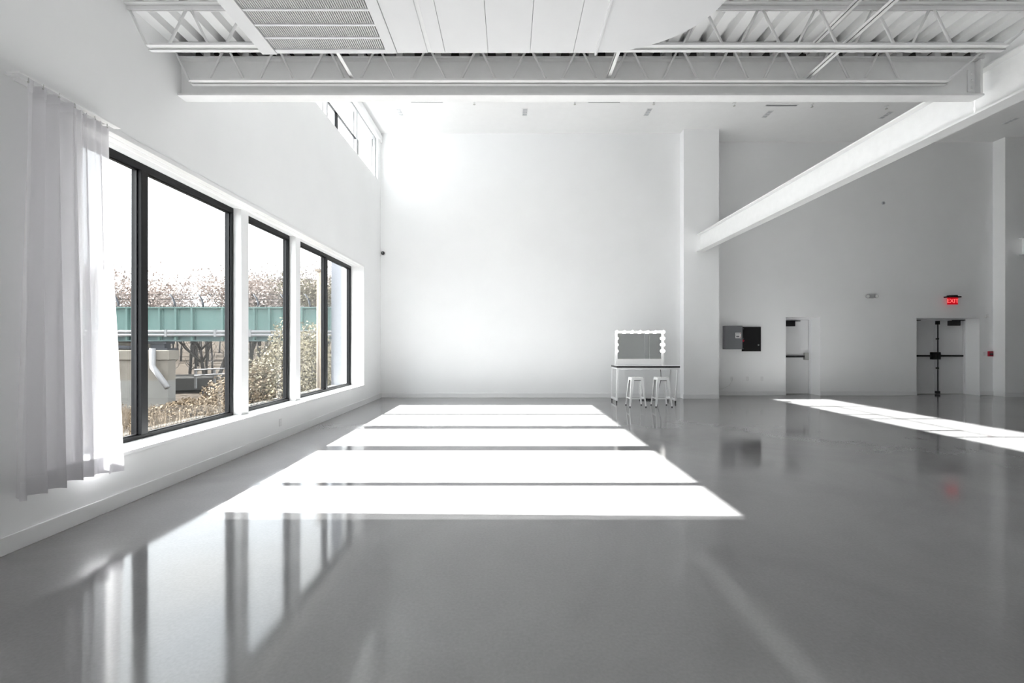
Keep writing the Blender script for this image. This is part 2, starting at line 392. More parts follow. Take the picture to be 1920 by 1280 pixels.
# clerestory
cw = thing('window_4', 'high clerestory window strip above the left wall', None, kind='structure')
cx0, cx1 = -3.72, -3.66
frame_piece('bottom_rail', cx0, cx1, CY0, CY1, CZ0, CZ0 + .04, cw, 'greyframe'); frame_piece('top_rail', cx0, cx1, CY0, CY1, CZ1 - .05, CZ1, cw, 'greyframe')
cl_y = [CY0 + .03, 7.35, 9.15, 10.95, CY1 - .03]
for yy in cl_y: frame_piece('mullion', cx0, cx1, yy - .035, yy + .035, CZ0 + .04, CZ1 - .05, cw, 'greyframe')
for yy in cl_y: frame_piece('mullion_gasket', cx0 - .03, cx0, yy - .03, yy + .03, CZ0 + .04, CZ1 - .05, cw)
for i in range(4): MB().box(cx0 + .02, cx0 + .028, cl_y[i] + .035, cl_y[i+1] - .035, CZ0 + .04, CZ1 - .05).build('pane', 'glass', cw)
for i in (1, 2):
    frame_piece('transom', cx0, cx1 - .01, cl_y[i] + .035, cl_y[i+1] - .035, 6.415, 6.435, cw)
    frame_piece('vent_mullion', cx0, cx1 - .01, cl_y[i] + .52, cl_y[i] + .60, CZ0 + .04, 6.415, cw)
frame_piece('vent_mullion', cx0, cx1 - .01, cl_y[3] + .06, cl_y[3] + .12, CZ0 + .04, 6.46, cw)
struct(MB().box(XL, XL + .05, CY0, YB, CZ1, CZ1 + .17).build('trim_5', 'trimw', bevel=.003), 'white trim above the clerestory window')

# ------------------------------------------------------------------ doors
def push_bar(parent, x0, x1, y, z, latch_x, lm='chrome'):
    pb = MB().box(x0, x1, y - .075, y - .035, z - .028, z + .028).build('push_bar', 'blackmetal', parent, bevel=.006)
    MB().box(latch_x - .06, latch_x + .06, y - .09, y, z - .11, z + .11).build('latch_case', lm, pb, bevel=.012)
    return pb
def closer(parent, x0, x1, y, z):
    cl = MB().box(x0, x1, y - .09, y, z - .075, z + .075).build('door_closer', 'blackmetal', parent, bevel=.008)
    MB().tube([(x0 + .1, y - .05, z + .085), (x1 + .18, y - .04, z + .09)], .012, 6).build('closer_arm', 'blackmetal', cl)
LY = 13.74
d1 = thing('door_1', 'white single exit door in a deep recess with black push bar', None, kind='structure')
MB().box(D1[0], D1[0] + .05, LY - .03, 13.88, 0, D1[2]).box(D1[1] - .05, D1[1], LY - .03, 13.88, 0, D1[2]).box(D1[0] + .05, D1[1] - .05, LY - .03, 13.88, D1[2] - .06, D1[2]).build('door_frame', 'door', d1, bevel=.004)
MB().box(D1[0] + .054, D1[1] - .054, LY, LY + .045, .012, D1[2] - .064).build('door_leaf', 'door', d1, bevel=.003)
push_bar(d1, 8.17, 8.93, LY, 1.13, 8.93)
closer(d1, 8.20, 8.58, LY, 2.11)
MB().box(D1[0] + .05, D1[1] - .05, LY - .06, LY + .06, 0, .012).build('threshold', 'chrome', d1)
d2 = thing('door_2', 'white double exit door with two black push bars', None, kind='structure')
MB().box(D2[0], D2[0] + .05, LY - .03, 13.88, 0, D2[2]).box(D2[1] - .05, D2[1], LY - .03, 13.88, 0, D2[2]).box(D2[0] + .05, D2[1] - .05, LY - .03, 13.88, D2[2] - .05, D2[2]).build('door_frame', 'door', d2, bevel=.004)
MC = 12.82
for k, (a, b_) in enumerate(((D2[0] + .054, MC - .004), (MC + .004, D2[1] - .054))):
    MB().box(a, b_, LY, LY + .045, .012, D2[2] - .054).build('door_leaf', 'door', d2, bevel=.003)
push_bar(d2, D2[0] + .1, MC - .08, LY, 1.15, MC - .07, 'blackmetal')
push_bar(d2, MC + .08, D2[1] - .1, LY, 1.15, MC + .07, 'blackmetal')
rod = MB().tube([(MC + .07, LY - .05, .03), (MC + .07, LY - .05, D2[2] - .07)], .014, 8).build('vertical_rod', 'blackmetal', d2)
for z in (.78, 1.66): MB().box(MC + .05, MC + .09, LY - .07, LY, z - .02, z + .02).build('rod_guide', 'black', rod)
MB().box(MC + .03, MC + .11, LY - .08, LY, D2[2] - .17, D2[2] - .06).build('top_latch', 'blackmetal', rod, bevel=.006)
MB().box(MC + .02, MC + .12, LY - .08, LY, .015, .09).build('bottom_latch', 'blackmetal', rod, bevel=.006)
closer(d2, D2[0] + .06, D2[0] + .30, LY, 2.13); closer(d2, 13.22, 13.54, LY, 2.13)
MB().box(D2[0] + .05, D2[1] - .05, LY - .06, LY + .06, 0, .012).build('threshold', 'chrome', d2)

# ================================================================== STEEL BEAMS
def ibeam(name, label, axis, a, b_, c, z0, z1, fw=.2, tf=.022, tw=.014):
    o = thing(name, label, 'beam', (0, 0, 0))
    def bx(mb, u0, u1, v0, v1, zz0, zz1):
        mb.box(u0, u1, v0, v1, zz0, zz1) if axis == 'x' else mb.box(v0, v1, u0, u1, zz0, zz1)
    for nm, (v0, v1, q0, q1) in dict(bottom_flange=(c - fw/2, c + fw/2, z0, z0 + tf), top_flange=(c - fw/2, c + fw/2, z1 - tf, z1), web=(c - tw/2, c + tw/2, z0 + tf, z1 - tf)).items():
        mb = MB(); bx(mb, a, b_, v0, v1, q0, q1); mb.build(nm, 'steel', o, bevel=.003 if nm != 'web' else 0)
    return o
lb = ibeam('steel_beam', 'long white steel I-beam running from the pilaster toward the camera', 'y', YF, 12.50, XB, 4.04, 4.515)
xb = ibeam('steel_beam', 'white steel cross beam below the joists, spanning from the left wall', 'x', XL, XB - .1, 5.0, 4.195, 4.62, fw=.14)
rb = ibeam('steel_beam', 'short bright beam end at the right edge beside the wing pilaster', 'y', 6.0, 12.97, 14.62, 4.04, 4.515)
pl = MB().box(5.02, 5.09, YT - .052, YT - .037, 4.26, 4.50).build('shear_tab', 'steel', xb, bevel=.003)
bolt = MB().lathe([(.016, 0), (.016, .014), (.009, .014), (.009, .022)], n=8, axis='y').mesh('bolt', 'steel')
for z in (4.305, 4.38, 4.455): share('bolt', bolt, pl, (5.055, YT - .052 - .02, z))
MB().box(5.105, 5.13, YT - .1, YT - .037, 4.217, 4.59).build('end_plate', 'steel', xb, bevel=.002)
x = XL + .30; sp = MB().box(-.035, .035, -.06, .055, 0, .078).mesh('seat_block', 'steel')
while x < 5.0:
    share('seat_block', sp, xb, (x, YT, 4.62)); x += .42

# ------------------------------------------------------------------ open web joists
JB, JT = 4.29, 4.665
def joist(y, label):
    o = thing('roof_joist', label, 'joist', (0, y, 0), group=None)
    def chord(nm, x0, x1, z, cut):
        c = MB()
        for s in (-1, 1):
            ya_, yb_ = (s * .004, s * .056)
            q = cut if s < 0 else cut * .4
            lo, hi = min(ya_, yb_), max(ya_, yb_)
            c.box(x0 + q, x1 - q, lo, hi, z, z + .007)
            c.box(x0 + q, x1 - q, min(s * .006, s * .013), max(s * .006, s * .013), z, z + .045)
        return c.build(nm, 'steel', o)
    chord('bottom_chord', -3.44, 4.72, JB, .05)
    tcb = MB()
    for s in (-1, 1):
        lo, hi = sorted((s * .004, s * .056))
        tcb.box(XL, XB - .02, lo, hi, JT + .025, JT + .033); tcb.box(XL, XB - .02, *sorted((s * .006, s * .013)), JT - .015, JT + .025)
    tcb.build('top_chord', 'steel', o)
    pan = .54; x = -3.30; r = .0125
    h = JT - JB; tb = pan * .5
    up = MB().tube([(0, 0, .01), (tb - .09, 0, h)], r, 8).mesh('web_bar', 'steel', True)
    dn = MB().tube([(0, 0, h), (tb - .09, 0, .01)], r, 8).mesh('web_bar', 'steel', True)
    while x + pan < 4.75:
        share('web_bar', up, o, (x + .07, 0, JB)); share('web_bar', dn, o, (x + tb + .02, 0, JB)); x += pan
    MB().tube([(-3.42, 0, JB + .02), (-3.59, 0, JT)], .012, 8).build('end_bar', 'steel', o, True)
    MB().tube([(4.68, 0, JB + .02), (5.10, 0, JT)], .012, 8).build('end_bar', 'steel', o, True)
    return o
joist(4.87, 'white open web joist right beside the cross beam')
joist(4.30, 'white open web joist partly hidden by the white duct')
def bridging(x, z, label):
    b = MB().box(x - .02, x + .02, 2.2, 4.92, z, z + .005).box(x - .02, x - .015, 2.2, 4.92, z, z + .035)
    tag(b.build('bridging_bar', 'steel'), label, 'steel bar')
bridging(-1.68, JB + .05, 'white bridging bar resting on the joist below the louvred grille')
bridging(1.06, JB + .05, 'white bridging bar resting on the joist under the curved duct end')
bridging(3.20, JB + .05, 'lower of the two white bridging bars at the right of the duct')
bridging(3.20, JT - .03, 'upper of the two white bridging bars under the corrugated deck')

# ------------------------------------------------------------------ white duct with grille
DZ = 3.75; DY0, DY1 = 2.40, 3.52
du = thing('air_duct', 'wide white air duct hung under the joists with rounded end', 'duct', (0, 0, 0))
MB().box(-1.908, 1.0, DY0 + .02, DY1 - .02, DZ + .03, DZ + .46).build('duct_body', 'duct', du)
edges = [-.865, -.63, -.60, -.495, -.164, .16, .493, .662]
for a, b_ in zip(edges[:-1], edges[1:]):
    if abs(a + .63) < 1e-6: continue
    MB().box(a + .0012, b_ - .0012, DY0, DY1, DZ, DZ + .03).build('duct_panel', 'duct', du, bevel=.002)
MB().box(-.632, -.598, DY0, DY1 + .004, DZ + .012, DZ + .034).build('duct_joint', 'steel', du)
MB().box(.660, .676, DY0, DY1 + .012, DZ - .012, DZ + .46).build('duct_flange', 'duct', du, bevel=.002)
poly = [(.677, DY1), ]
for k in range(0, 25):
    a = PI/2 * k / 24; poly.append((.68 + .745 * math.sin(a), 2.92 + .60 * math.cos(a)))
poly += [(1.425, -1.5), (.30, -1.5), (.30, DY0), (.677, DY0)]
eb = MB().prism(poly, DZ + .004, DZ + .46).build('duct_elbow', 'duct', du, bevel=.003)
# grille section
gb = MB()
gb.box(-1.908, -1.795, DY0, DY1, DZ - .012, DZ + .03); gb.box(-.948, -.868, DY0, DY1, DZ - .004, DZ + .03)
gb.box(-1.795, -.948, 3.475, DY1, DZ - .004, DZ + .03); gb.box(-1.795, -.948, DY0, DY0 + .05, DZ - .004, DZ + .03)
gf = gb.build('grille_frame', 'duct', du, bevel=.002)
bars = [3.475, 3.345, 3.21, 3.065, 2.92, 2.775, 2.63, 2.45]
MB().box(-1.795, -.948, DY0 + .05, 3.475, DZ + .026, DZ + .0299).build('grille_backing', 'dark', du)
for i in range(len(bars) - 1):
    y1_, y0_ = bars[i] - (.009 if i else 0), bars[i+1] + .009
    g = MB(); x = -1.790
    while x < -.953:
        g.hexa([(x, y0_, DZ + .004), (x + .011, y0_, DZ + .004), (x + .011, y1_, DZ + .004), (x, y1_, DZ + .004),
                (x - .001, y0_, DZ + .02), (x + .010, y0_, DZ + .02), (x + .010, y1_, DZ + .02), (x - .001, y1_, DZ + .02)]); x += .0155
    go = g.build('grille_row', 'fin', du); go['kind'] = 'stuff'
for y in bars[1:-1]: MB().box(-1.795, -.948, y - .009, y + .009, DZ - .003, DZ + .02).build('grille_bar', 'duct', du)
for (x, y) in ((-1.8, 2.6), (-1.8, 3.4), (.5, 2.6), (.5, 3.4), (1.2, 2.0), (1.2, .5), (.5, .5)):
    MB().tube([(x, y, DZ + .45), (x, y, ZD + .01)], .006, 6).build('hanger_rod', 'steel', du)

# ------------------------------------------------------------------ fittings in the high ceiling
def downlight(x, y, label):
    o = thing('downlight', label, 'ceiling light', (x, y, ZC), group='triple downlights in the high ceiling')
    b = MB(); hw, hl = .065, .175
    b.box(-hw, hw, -hl, -hl + .012, -.008, 0).box(-hw, hw, hl - .012, hl, -.008, 0).box(-hw, -hw + .012, -hl, hl, -.008, 0).box(hw - .012, hw, -hl, hl, -.008, 0)
    for yy in (-.055, .055): b.box(-hw, hw, yy - .008, yy + .008, -.008, 0)
    b.build('trim_ring', 'plastic', o)
    MB().box(-hw + .012, hw - .012, -hl + .012, hl - .012, -.003, 0).build('backing', 'greyframe', o)
    for yy in (-.11, 0, .11):
        MB().lathe([(.040, -.012), (.046, -.002)], (0, yy, 0), 14).build('lamp', 'greyframe', o)
for x, y, l in ((-2.74, 11.40, 'small triple downlight nearest the clerestory window'), (.39, 11.40, 'small triple downlight above the middle of the back wall'),
             (3.47, 11.40, 'small triple downlight left of the white pilaster'), (6.52, 11.50, 'small triple downlight just right of the white pilaster'),
             (9.55, 11.55, 'small triple downlight half hidden by the long beam'), (13.05, 11.85, 'small triple downlight at the far right of the dark ceiling')):
    downlight(x * 1.0155, y * 1.0155, l)
def slot(x, y, label):
    o = thing('slot_diffuser', label, 'air vent', (x, y, ZC))
    MB().box(-.4, .4, -.05, -.03, -.012, 0).box(-.4, .4, .03, .05, -.012, 0).box(-.4, -.385, -.03, .03, -.012, 0).box(.385, .4, -.03, .03, -.012, 0).build('vent_frame', 'plastic', o)
    MB().box(-.385, .385, -.03, .03, -.004, 0).build('slot', 'greybox', o)
slot(-2.01, 11.07, 'narrow ceiling slot vent at the left behind the cross beam')
slot(2.31, 11.07, 'narrow ceiling slot vent in the middle behind the cross beam')
slot(6.72, 11.24, 'narrow ceiling slot vent beside the long beam')
def sprinkler(x, y, label):
    o = thing('sprinkler', label, 'sprinkler', (x, y, ZC))
    MB().lathe([(.04, -.012), (.045, 0)], n=12).build('escutcheon', 'plastic', o)
    MB().lathe([(.012, -.07), (.012, -.01)], n=8).build('stem', 'plastic', o)
    MB().lathe([(.03, -.078), (.03, -.07)], n=10).build('deflector', 'chrome', o)
for x, y, l in ((-.84, 10.9, 'small white sprinkler head at the left of the ceiling centre'), (1.57, 10.9, 'small white sprinkler head left of the middle slot vent'), (3.46, 10.9, 'small white sprinkler head right of the middle slot vent'),
             (5.42, 10.97, 'small white sprinkler head above the pilaster'), (7.33, 11.02, 'small white sprinkler head beyond the third slot vent'), (9.2, 11.1, 'small white sprinkler head nearest the long beam')):
    sprinkler(x * 1.0155, y * 1.0155, l)

# ================================================================== VANITY
TX0, TX1, TY0, TY1, TZ = 2.715, 4.325, 11.53, 12.14, .945
vt = thing('vanity_table', 'white metal vanity table on black casters with black edged top', 'table', ((TX0 + TX1) / 2, (TY0 + TY1) / 2, 0))
cx, cy = (TX0 + TX1) / 2, (TY0 + TY1) / 2
def L(b): # shift builder verts to table-local
    b.v = [(x - cx, y - cy, z) for x, y, z in b.v]; return b
L(MB().box(TX0 + .006, TX1 - .006, TY0 + .006, TY1 - .006, TZ - .04, TZ)).build('table_top', 'whitelacq', vt, bevel=.002)
e = MB(); e.box(TX0, TX1, TY0 - .001, TY0 + .006, TZ - .042, TZ - .001).box(TX0, TX1, TY1 - .006, TY1 + .001, TZ - .042, TZ - .001).box(TX0, TX0 + .006, TY0 + .006, TY1 - .006, TZ - .042, TZ - .001).box(TX1 - .006, TX1, TY0 + .006, TY1 - .006, TZ - .042, TZ - .001)
L(e).build('edge_band', 'black', vt)
lw = .045; zb = .065
for sx in (0, 1):
    for sy in (0, 1):
        xt = TX0 + .012 if sx == 0 else TX1 - .012 - lw; xb_ = xt - .02 if sx == 0 else xt - .07
        y = TY0 + .012 if sy == 0 else TY1 - .012 - lw
        L(MB().hexa([(xb_, y, zb), (xb_ + lw, y, zb), (xb_ + lw, y + lw, zb), (xb_, y + lw, zb), (xt, y, TZ - .042), (xt + lw, y, TZ - .042), (xt + lw, y + lw, TZ - .042), (xt, y + lw, TZ - .042)])).build('leg', 'whitelacq', vt, bevel=.003)
        cs = L(MB().box(xb_ + .01, xb_ + lw - .01, y + .01, y + lw - .01, .045, zb)).build('caster', 'black', vt)
        L(MB().lathe([(.010, -.012), (.025, -.010), (.025, .010), (.010, .012)], (xb_ + lw / 2, y + lw / 2 + .008, .025), 14, 'x')).build('wheel', 'rubber', cs)
    xbm = (TX0 + .012 - .02 if sx == 0 else TX1 - .012 - lw - .07)
    L(MB().box(xbm, xbm + lw, TY0 + .012 + lw, TY1 - .012 - lw, zb, zb + lw)).build('foot_rail', 'whitelacq', vt, bevel=.003)
    xtm = (TX0 + .012 if sx == 0 else TX1 - .012 - lw)
    L(MB().box(xtm, xtm + lw, TY0 + .012 + lw, TY1 - .012 - lw, TZ - .085, TZ - .042)).build('top_rail', 'whitelacq', vt, bevel=.003)
for y in (TY0 + .012, TY1 - .012 - lw):
    L(MB().box(TX0 + .012 + lw, TX1 - .012 - lw, y, y + lw, TZ - .09, TZ - .042)).build('apron', 'whitelacq', vt, bevel=.003)

# mirror
MY = 11.90
vm = thing('vanity_mirror', 'white framed makeup mirror ringed with lit bulbs on the vanity table', 'mirror', (3.40, MY, TZ))
mz0, mz1 = .17, .835; mx = .575
fr = MB(); fr.box(-.635, -mx, -.03, .03, 0, .905).box(mx, .635, -.03, .03, 0, .905).box(-mx, mx, -.03, .03, mz1, .905).box(-mx, mx, -.03, .03, .02, mz0)
fr.build('mirror_frame', 'whitelacq', vm, bevel=.004)
MB().box(-mx, mx, -.005, .02, mz0, mz1).build('mirror_glass', 'mirror', vm)
for sx in (-.5975, .5975): MB().box(sx - .0375, sx + .0375, -.09, .09, 0, .018).build('foot', 'whitelacq', vm, bevel=.003)
bm_ = MB().ball((0, -.055, 0), .042, 14, 10).mesh('bulb', 'bulb', True); sk = MB().lathe([(.022, -.035), (.026, 0)], n=12, axis='y').mesh('socket', 'plastic')
pts = [(-.605 + 1.21 * k / 6, .87) for k in range(7)] + [(s * .605, .87 - .165 * k - .0) for k in (1, 2, 3) for s in (-1, 1)]
for (x, z) in pts:
    b_ = share('bulb', bm_, vm, (x, -.03, z)); share('socket', sk, b_)

# stools
def stool(x, y, label):
    o = thing('stool', label, 'stool', (x, y, 0), group='white metal stools at the vanity')
    H = .70; a = .148
    poly = []
    for qx, qy, st in ((1, 1, 0), (-1, 1, 1), (-1, -1, 2), (1, -1, 3)):
        for k in range(6):
            an = PI/2 * (st + k / 5); poly.append((qx * (a - .035) + .035 * math.cos(an), qy * (a - .035) + .035 * math.sin(an)))
    st_ = MB().prism(poly, H - .012, H).build('seat', 'stool', o, bevel=.004)
    sk_ = MB(); n = len(poly)
    for k in range(n):
        p, q = poly[k], poly[(k+1) % n]
        sk_.hexa([(p[0]*1.035, p[1]*1.035, H - .062), (q[0]*1.035, q[1]*1.035, H - .062), (q[0]*1.01, q[1]*1.01, H - .062), (p[0]*1.01, p[1]*1.01, H - .062),
                  (p[0], p[1], H - .010), (q[0], q[1], H - .010), (q[0]*.97, q[1]*.97, H - .010), (p[0]*.97, p[1]*.97, H - .010)])
    sk_.build('seat_skirt', 'stool', st_)
    MB().lathe([(.018, H - .0005), (.018, H + .0006)], n=14).build('seat_hole', 'black', st_)
    F = .20
    for sx in (-1, 1):
        for sy in (-1, 1):
            l_ = MB(); top = Vector((sx * (a - .004), sy * (a - .004), H - .03)); bot = Vector((sx * F, sy * F, .014))
            wt, wb, th = .07, .026, .006
            # an L-shaped tapering leg: two plates
            for ax in (0, 1):
                def P(c, wd, out):
                    q = Vector(c); q[ax] -= (sx if ax == 0 else sy) * wd; q[1 - ax] -= (sy if ax == 0 else sx) * out; return q
                l_.hexa([P(bot, 0, 0), P(bot, wb, 0), P(bot, wb, th), P(bot, 0, th), P(top, 0, 0), P(top, wt, 0), P(top, wt, th), P(top, 0, th)])
            lg = l_.build('leg', 'stool', o)
            MB().lathe([(.017, 0), (.019, .02)], (sx * (F - .01), sy * (F - .01), 0), 10).build('foot_cap', 'rubber', lg)
    zc = .20; k = (H - .03 - zc) / (H - .044); fx = (a - .004) + (F - a + .004) * k - .008
    for s in (-1, 1):
        MB().box(-fx, fx, s * fx - .004, s * fx + .004, zc - .013, zc + .013).build('crossbar', 'stool', o)
        MB().box(s * fx - .004, s * fx + .004, -fx, fx, zc - .013, zc + .013).build('crossbar', 'stool', o)
    for s in (-1, 1):
        MB().tube([(-a + .02, s * (a - .01), H - .075), (a - .02, s * (a - .01), H - .075)], .006, 6).build('under_brace', 'blackmetal', o)
stool(3.064, 11.03, 'white metal stool on the left in front of the vanity')
stool(3.685, 11.03, 'white metal stool on the right in front of the vanity')
# power strip and cord
ps = thing('power_strip', 'black power strip lying on the floor behind the stools', 'power strip', (3.66, 12.25, 0), R(-18))
MB().box(-.16, .16, -.025, .025, 0, .04).build('strip_body', 'black', ps, bevel=.006)
for k in range(5): MB().box(-.12 + k*.055, -.09 + k*.055, -.016, .016, .04, .043).build('outlet', 'greybox', ps)
tag(MB().tube([(4.03, 12.16, .93), (4.05, 12.17, .75), (4.06, 12.18, .55), (4.02, 12.2, .35), (3.97, 12.22, .15), (3.95, 12.22, .03), (3.90, 12.23, .012), (3.84, 12.235, .02)], .007, 6).build('extension_cord', 'black', smooth=True), 'thin black cord hanging from the vanity mirror', 'cord')

# ================================================================== WALL FITTINGS
gp = thing('disconnect_box', 'grey electrical disconnect box with a small white sticker', 'electrical box', (6.485, YW, 1.352))
MB().box(-.255, .255, -.15, 0, 0, .68).build('box_body', 'greybox', gp, bevel=.008)
MB().box(-.245, .245, -.162, -.15, .012, .668).build('box_door', 'greybox', gp, bevel=.004)
stk = MB().box(.04, .205, -.1645, -.162, .32, .48).build('sticker', 'plastic', gp)
MB().box(.17, .19, -.1655, -.1645, .445, .465).box(.17, .19, -.1655, -.1645, .335, .36).build('sticker_mark', 'red', stk)
MB().box(.055, .155, -.1655, -.1645, .45, .46).box(.055, .155, -.1655, -.1645, .425, .43).box(.065, .15, -.1655, -.1645, .345, .39).build('sticker_print', 'greybox', stk)
hd = MB().box(.258, .278, -.12, -.09, .22, .50).build('handle_lever', 'blackmetal', gp)
MB().ball((.285, -.12, .25), .033, 12, 8).build('handle_knob', 'red', hd, True)
bp_ = thing('wall_cabinet', 'flat black wall cabinet beside the grey disconnect box', 'cabinet', (7.055, YW, 1.292))
MB().box(-.268, .268, -.06, 0, 0, .715).build('cabinet_body', 'black', bp_, bevel=.004)
MB().box(-.25, .25, -.068, -.06, .018, .697).build('cabinet_door', 'black', bp_, bevel=.003)
MB().lathe([(.02, -.085), (.022, -.068)], (.185, 0, .185), 12, 'y').build('lock', 'chrome', bp_)
for z in (.06, .36, .64): MB().box(-.258, -.245, -.074, -.06, z, z + .03).build('hinge', 'greybox', bp_)
def outlet(x, y, z, ax, label):
    o = thing('wall_outlet', label, 'outlet', (x, y, z), 0 if ax == 'y' else R(90), group='white wall outlets')
    MB().box(-.037, .037, -.008, 0, -.058, .058).build('cover_plate', 'plastic', o, bevel=.003)
    for zz in (-.022, .022): MB().box(-.017, .017, -.011, -.008, zz - .014, zz + .014).build('socket', 'trimw', o, bevel=.003)
    return o
outlet(6.50, YW, .49, 'y', 'white wall outlet with a plug, nearest the pilaster')
outlet(6.955, YW, .49, 'y', 'white wall outlet below the black cabinet')
outlet(7.38, YW, .49, 'y', 'white wall outlet nearest the single door')
outlet(XL, 7.15, .27, 'x', 'white wall outlet low on the window wall')
tag(MB().tube([(6.50, YW - .012, .50), (6.50, YW - .06, .47), (6.40, YW - .06, .30), (6.20, YW - .05, .20), (6.03, YW - .05, .18), (5.93, YW - .06, .10), (5.88, YW - .1, .012)], .008, 6).build('white_cord', 'plastic', smooth=True), 'white cord drooping from the outlet beside the pilaster', 'cord')
M['greyplastic'] = mat('grey plastic', (.42, .42, .42), .4, var=.02)
em = thing('emergency_light', 'small twin head emergency light on the right wing wall', 'emergency light', (10.53, YW, 2.89))
MB().box(-.10, .10, -.07, 0, -.05, .055).build('light_body', 'greyplastic', em, bevel=.015)
for s in (-1, 1):
    h = MB().lathe([(.03, 0), (.052, -.05), (.052, -.075)], (s * .13, -.03, .0), 14, 'y').build('lamp_head', 'greyplastic', em)
    MB().lathe([(.045, -.078), (.045, -.075)], (s * .13, -.03, .0), 14, 'y').build('lamp_lens', 'lens', h)
ex = thing('exit_sign', 'red lit exit sign above the double door', 'exit sign', (12.86, YW, 2.76))
MB().box(-.19, .19, -.17, -.02, .09, .125).build('canopy', 'black', ex, bevel=.005)
MB().box(-.08, .10, -.15, 0, .125, .16).build('mount', 'black', ex)
ap = MB().box(-.155, .155, -.10, -.09, -.11, .09).build('sign_panel', 'redpanel', ex)
me = text_mesh('exit_letters', 'EXIT', .165, .004, M['redglow'])
share('lettering', me, ap, (0, -.106, -.012), (R(90), 0, 0))['label'] = 'glowing red letters EXIT'
al = thing('fire_alarm', 'red fire alarm pull station by the right pilaster', 'fire alarm', (14.03, YW, 1.22))
MB().box(-.06, .06, -.055, 0, -.075, .075).build('alarm_body', 'red', al, bevel=.006)
MB().box(-.04, .04, -.068, -.055, -.03, .012).build('pull_handle', 'black', al, bevel=.004)
sn = thing('motion_sensor', 'small white sensor high beside the double door', 'sensor', (13.93, YW, 2.33))
MB().box(-.035, .035, -.05, 0, -.06, .05).build('sensor_body', 'plastic', sn, bevel=.012)
MB().ball((0, -.05, -.02), .022, 10, 8).build('sensor_lens', 'lens', sn, True)
th = thing('wall_plate', 'small white wall plate beside the fire alarm', 'switch plate', (13.87, YW, 1.22))
MB().box(-.035, .035, -.008, 0, -.055, .055).build('plate', 'plastic', th, bevel=.003)
MB().box(-.008, .008, -.018, -.008, -.014, .014).build('toggle', 'plastic', th)
rc = thing('dust_spot_disc', 'small grey disc added for a lens dust spot over the right wing wall', 'dust spot', (10.93, YW, 5.62))  # disc added to draw a lens dust spot, not a wall fitting
MB().lathe([(.05, -.012), (.055, 0)], (0, 0, 0), 16, 'y').build('spot_disc', 'greyframe', rc)
MB().lathe([(.025, -.016), (.03, -.012)], (0, 0, 0), 12, 'y').build('spot_centre', 'greybox', rc)
sc_ = thing('security_camera', 'small black dome security camera in the back corner', 'camera', (-3.53, YB, 4.04))
MB().lathe([(.06, -.02), (.065, 0)], (0, 0, 0), 18, 'y').build('mount_plate', 'plastic', sc_)
MB().ball((0, -.05, 0), .052, 16, 10).build('dome', 'black', sc_, True)
MB().lathe([(.014, -.108), (.018, -.098)], (0, 0, 0), 12, 'y').build('lens', 'greybox', sc_)

# ================================================================== CURTAIN
def curtain():
    o = thing('curtain', 'sheer white pleated curtain hanging at the left end of the windows', 'curtain', (XL + .1, 3.6, 0))
    nu, nv = 220, 40
    ztop, zbot = 3.395, .40
    def P(s, v):
        # s along the rail 0..1, v 0 top .. 1 bottom
        flare = v ** 1.3
        y = 3.25 + .72 * s + flare * (-.07 * (1 - s) + .10 * s)
        k = 7.0 * s - .9 * s * s
        dense = 1 - .55 * max(0, min(1, (s - .45) / .25))
        amp = (.030 + .035 * flare) * dense
        ph = 2 * PI * k + .5 * math.sin(3 * v + 5 * s)
        x = amp * math.sin(ph) + .012 * math.sin(2.1 * ph + 2 * v) - .03 * (s > .55) * min(1, (s - .55) / .1) * (1 - .3 * v)
        y += .022 * math.cos(ph) * (1 if s < .5 else .4)
        zb = zbot - .03 * (1 - s) + .03 * math.sin(4 * s + 1) + (.03 if .42 < s < .9 else 0)
        ztp = ztop + .012 * math.cos(2 * ph)
        z = ztp + (zb - ztp) * v
        return (x + .035, y - 3.6, z)
    for nm, v0, v1, m, off in (('fabric', 0, 1, 'curtain', 0), ('hem', .955, 1.001, 'hem', .003), ('heading_tape', 0, .025, 'hem', .003)):
        b = MB(); k = nv if nm == 'fabric' else 3
        for j in range(k + 1):
            for i in range(nu + 1):
                p = P(i / nu, v0 + (v1 - v0) * j / k); b.v.append((p[0] + off, p[1], p[2]))
        for j in range(k):
            for i in range(nu):
                a = j * (nu + 1) + i; b.f.append((a, a + 1, a + nu + 2, a + nu + 1))
        b.build(nm, m, o, True)
    for s in (.05, .2, .35, .5, .65, .8, .97):
        p = P(s, 0)
        MB().tube([(p[0], p[1], p[2] - .012), (p[0], p[1], p[2] + .02)], .003, 6).lathe([(.007, -.005), (.007, .005)], (p[0], p[1], p[2] - .012), 8, 'x').build('hook', 'chrome', o)
    return o
curtain()
tag(MB().box(XL + .075, XL + .135, 3.22, 4.06, 3.418, 3.434).box(XL + .01, XL + .075, 3.24, 3.27, 3.42, 3.44).box(XL + .01, XL + .075, 3.98, 4.01, 3.42, 3.44).build('curtain_rail', 'steel', bevel=.002), 'short white curtain rail holding the sheer curtain', 'curtain rail')

# ================================================================== OUTDOORS
# fin of the facade beyond the windows, and the outer ledge
struct(MB().box(-4.50, XLo, 11.50, 12.1, -.6, 4.9).build('wall_exterior', 'ext'), 'blue grey facade pier just outside the last window')
struct(MB().box(-4.33, XLo, WY0 - .2, 11.5, .30, .42).box(XLo, FX - .1, WY0, WY1, .42, WZ0).build('trim_6', 'ledge'), 'pale stone ledge outside the windows')

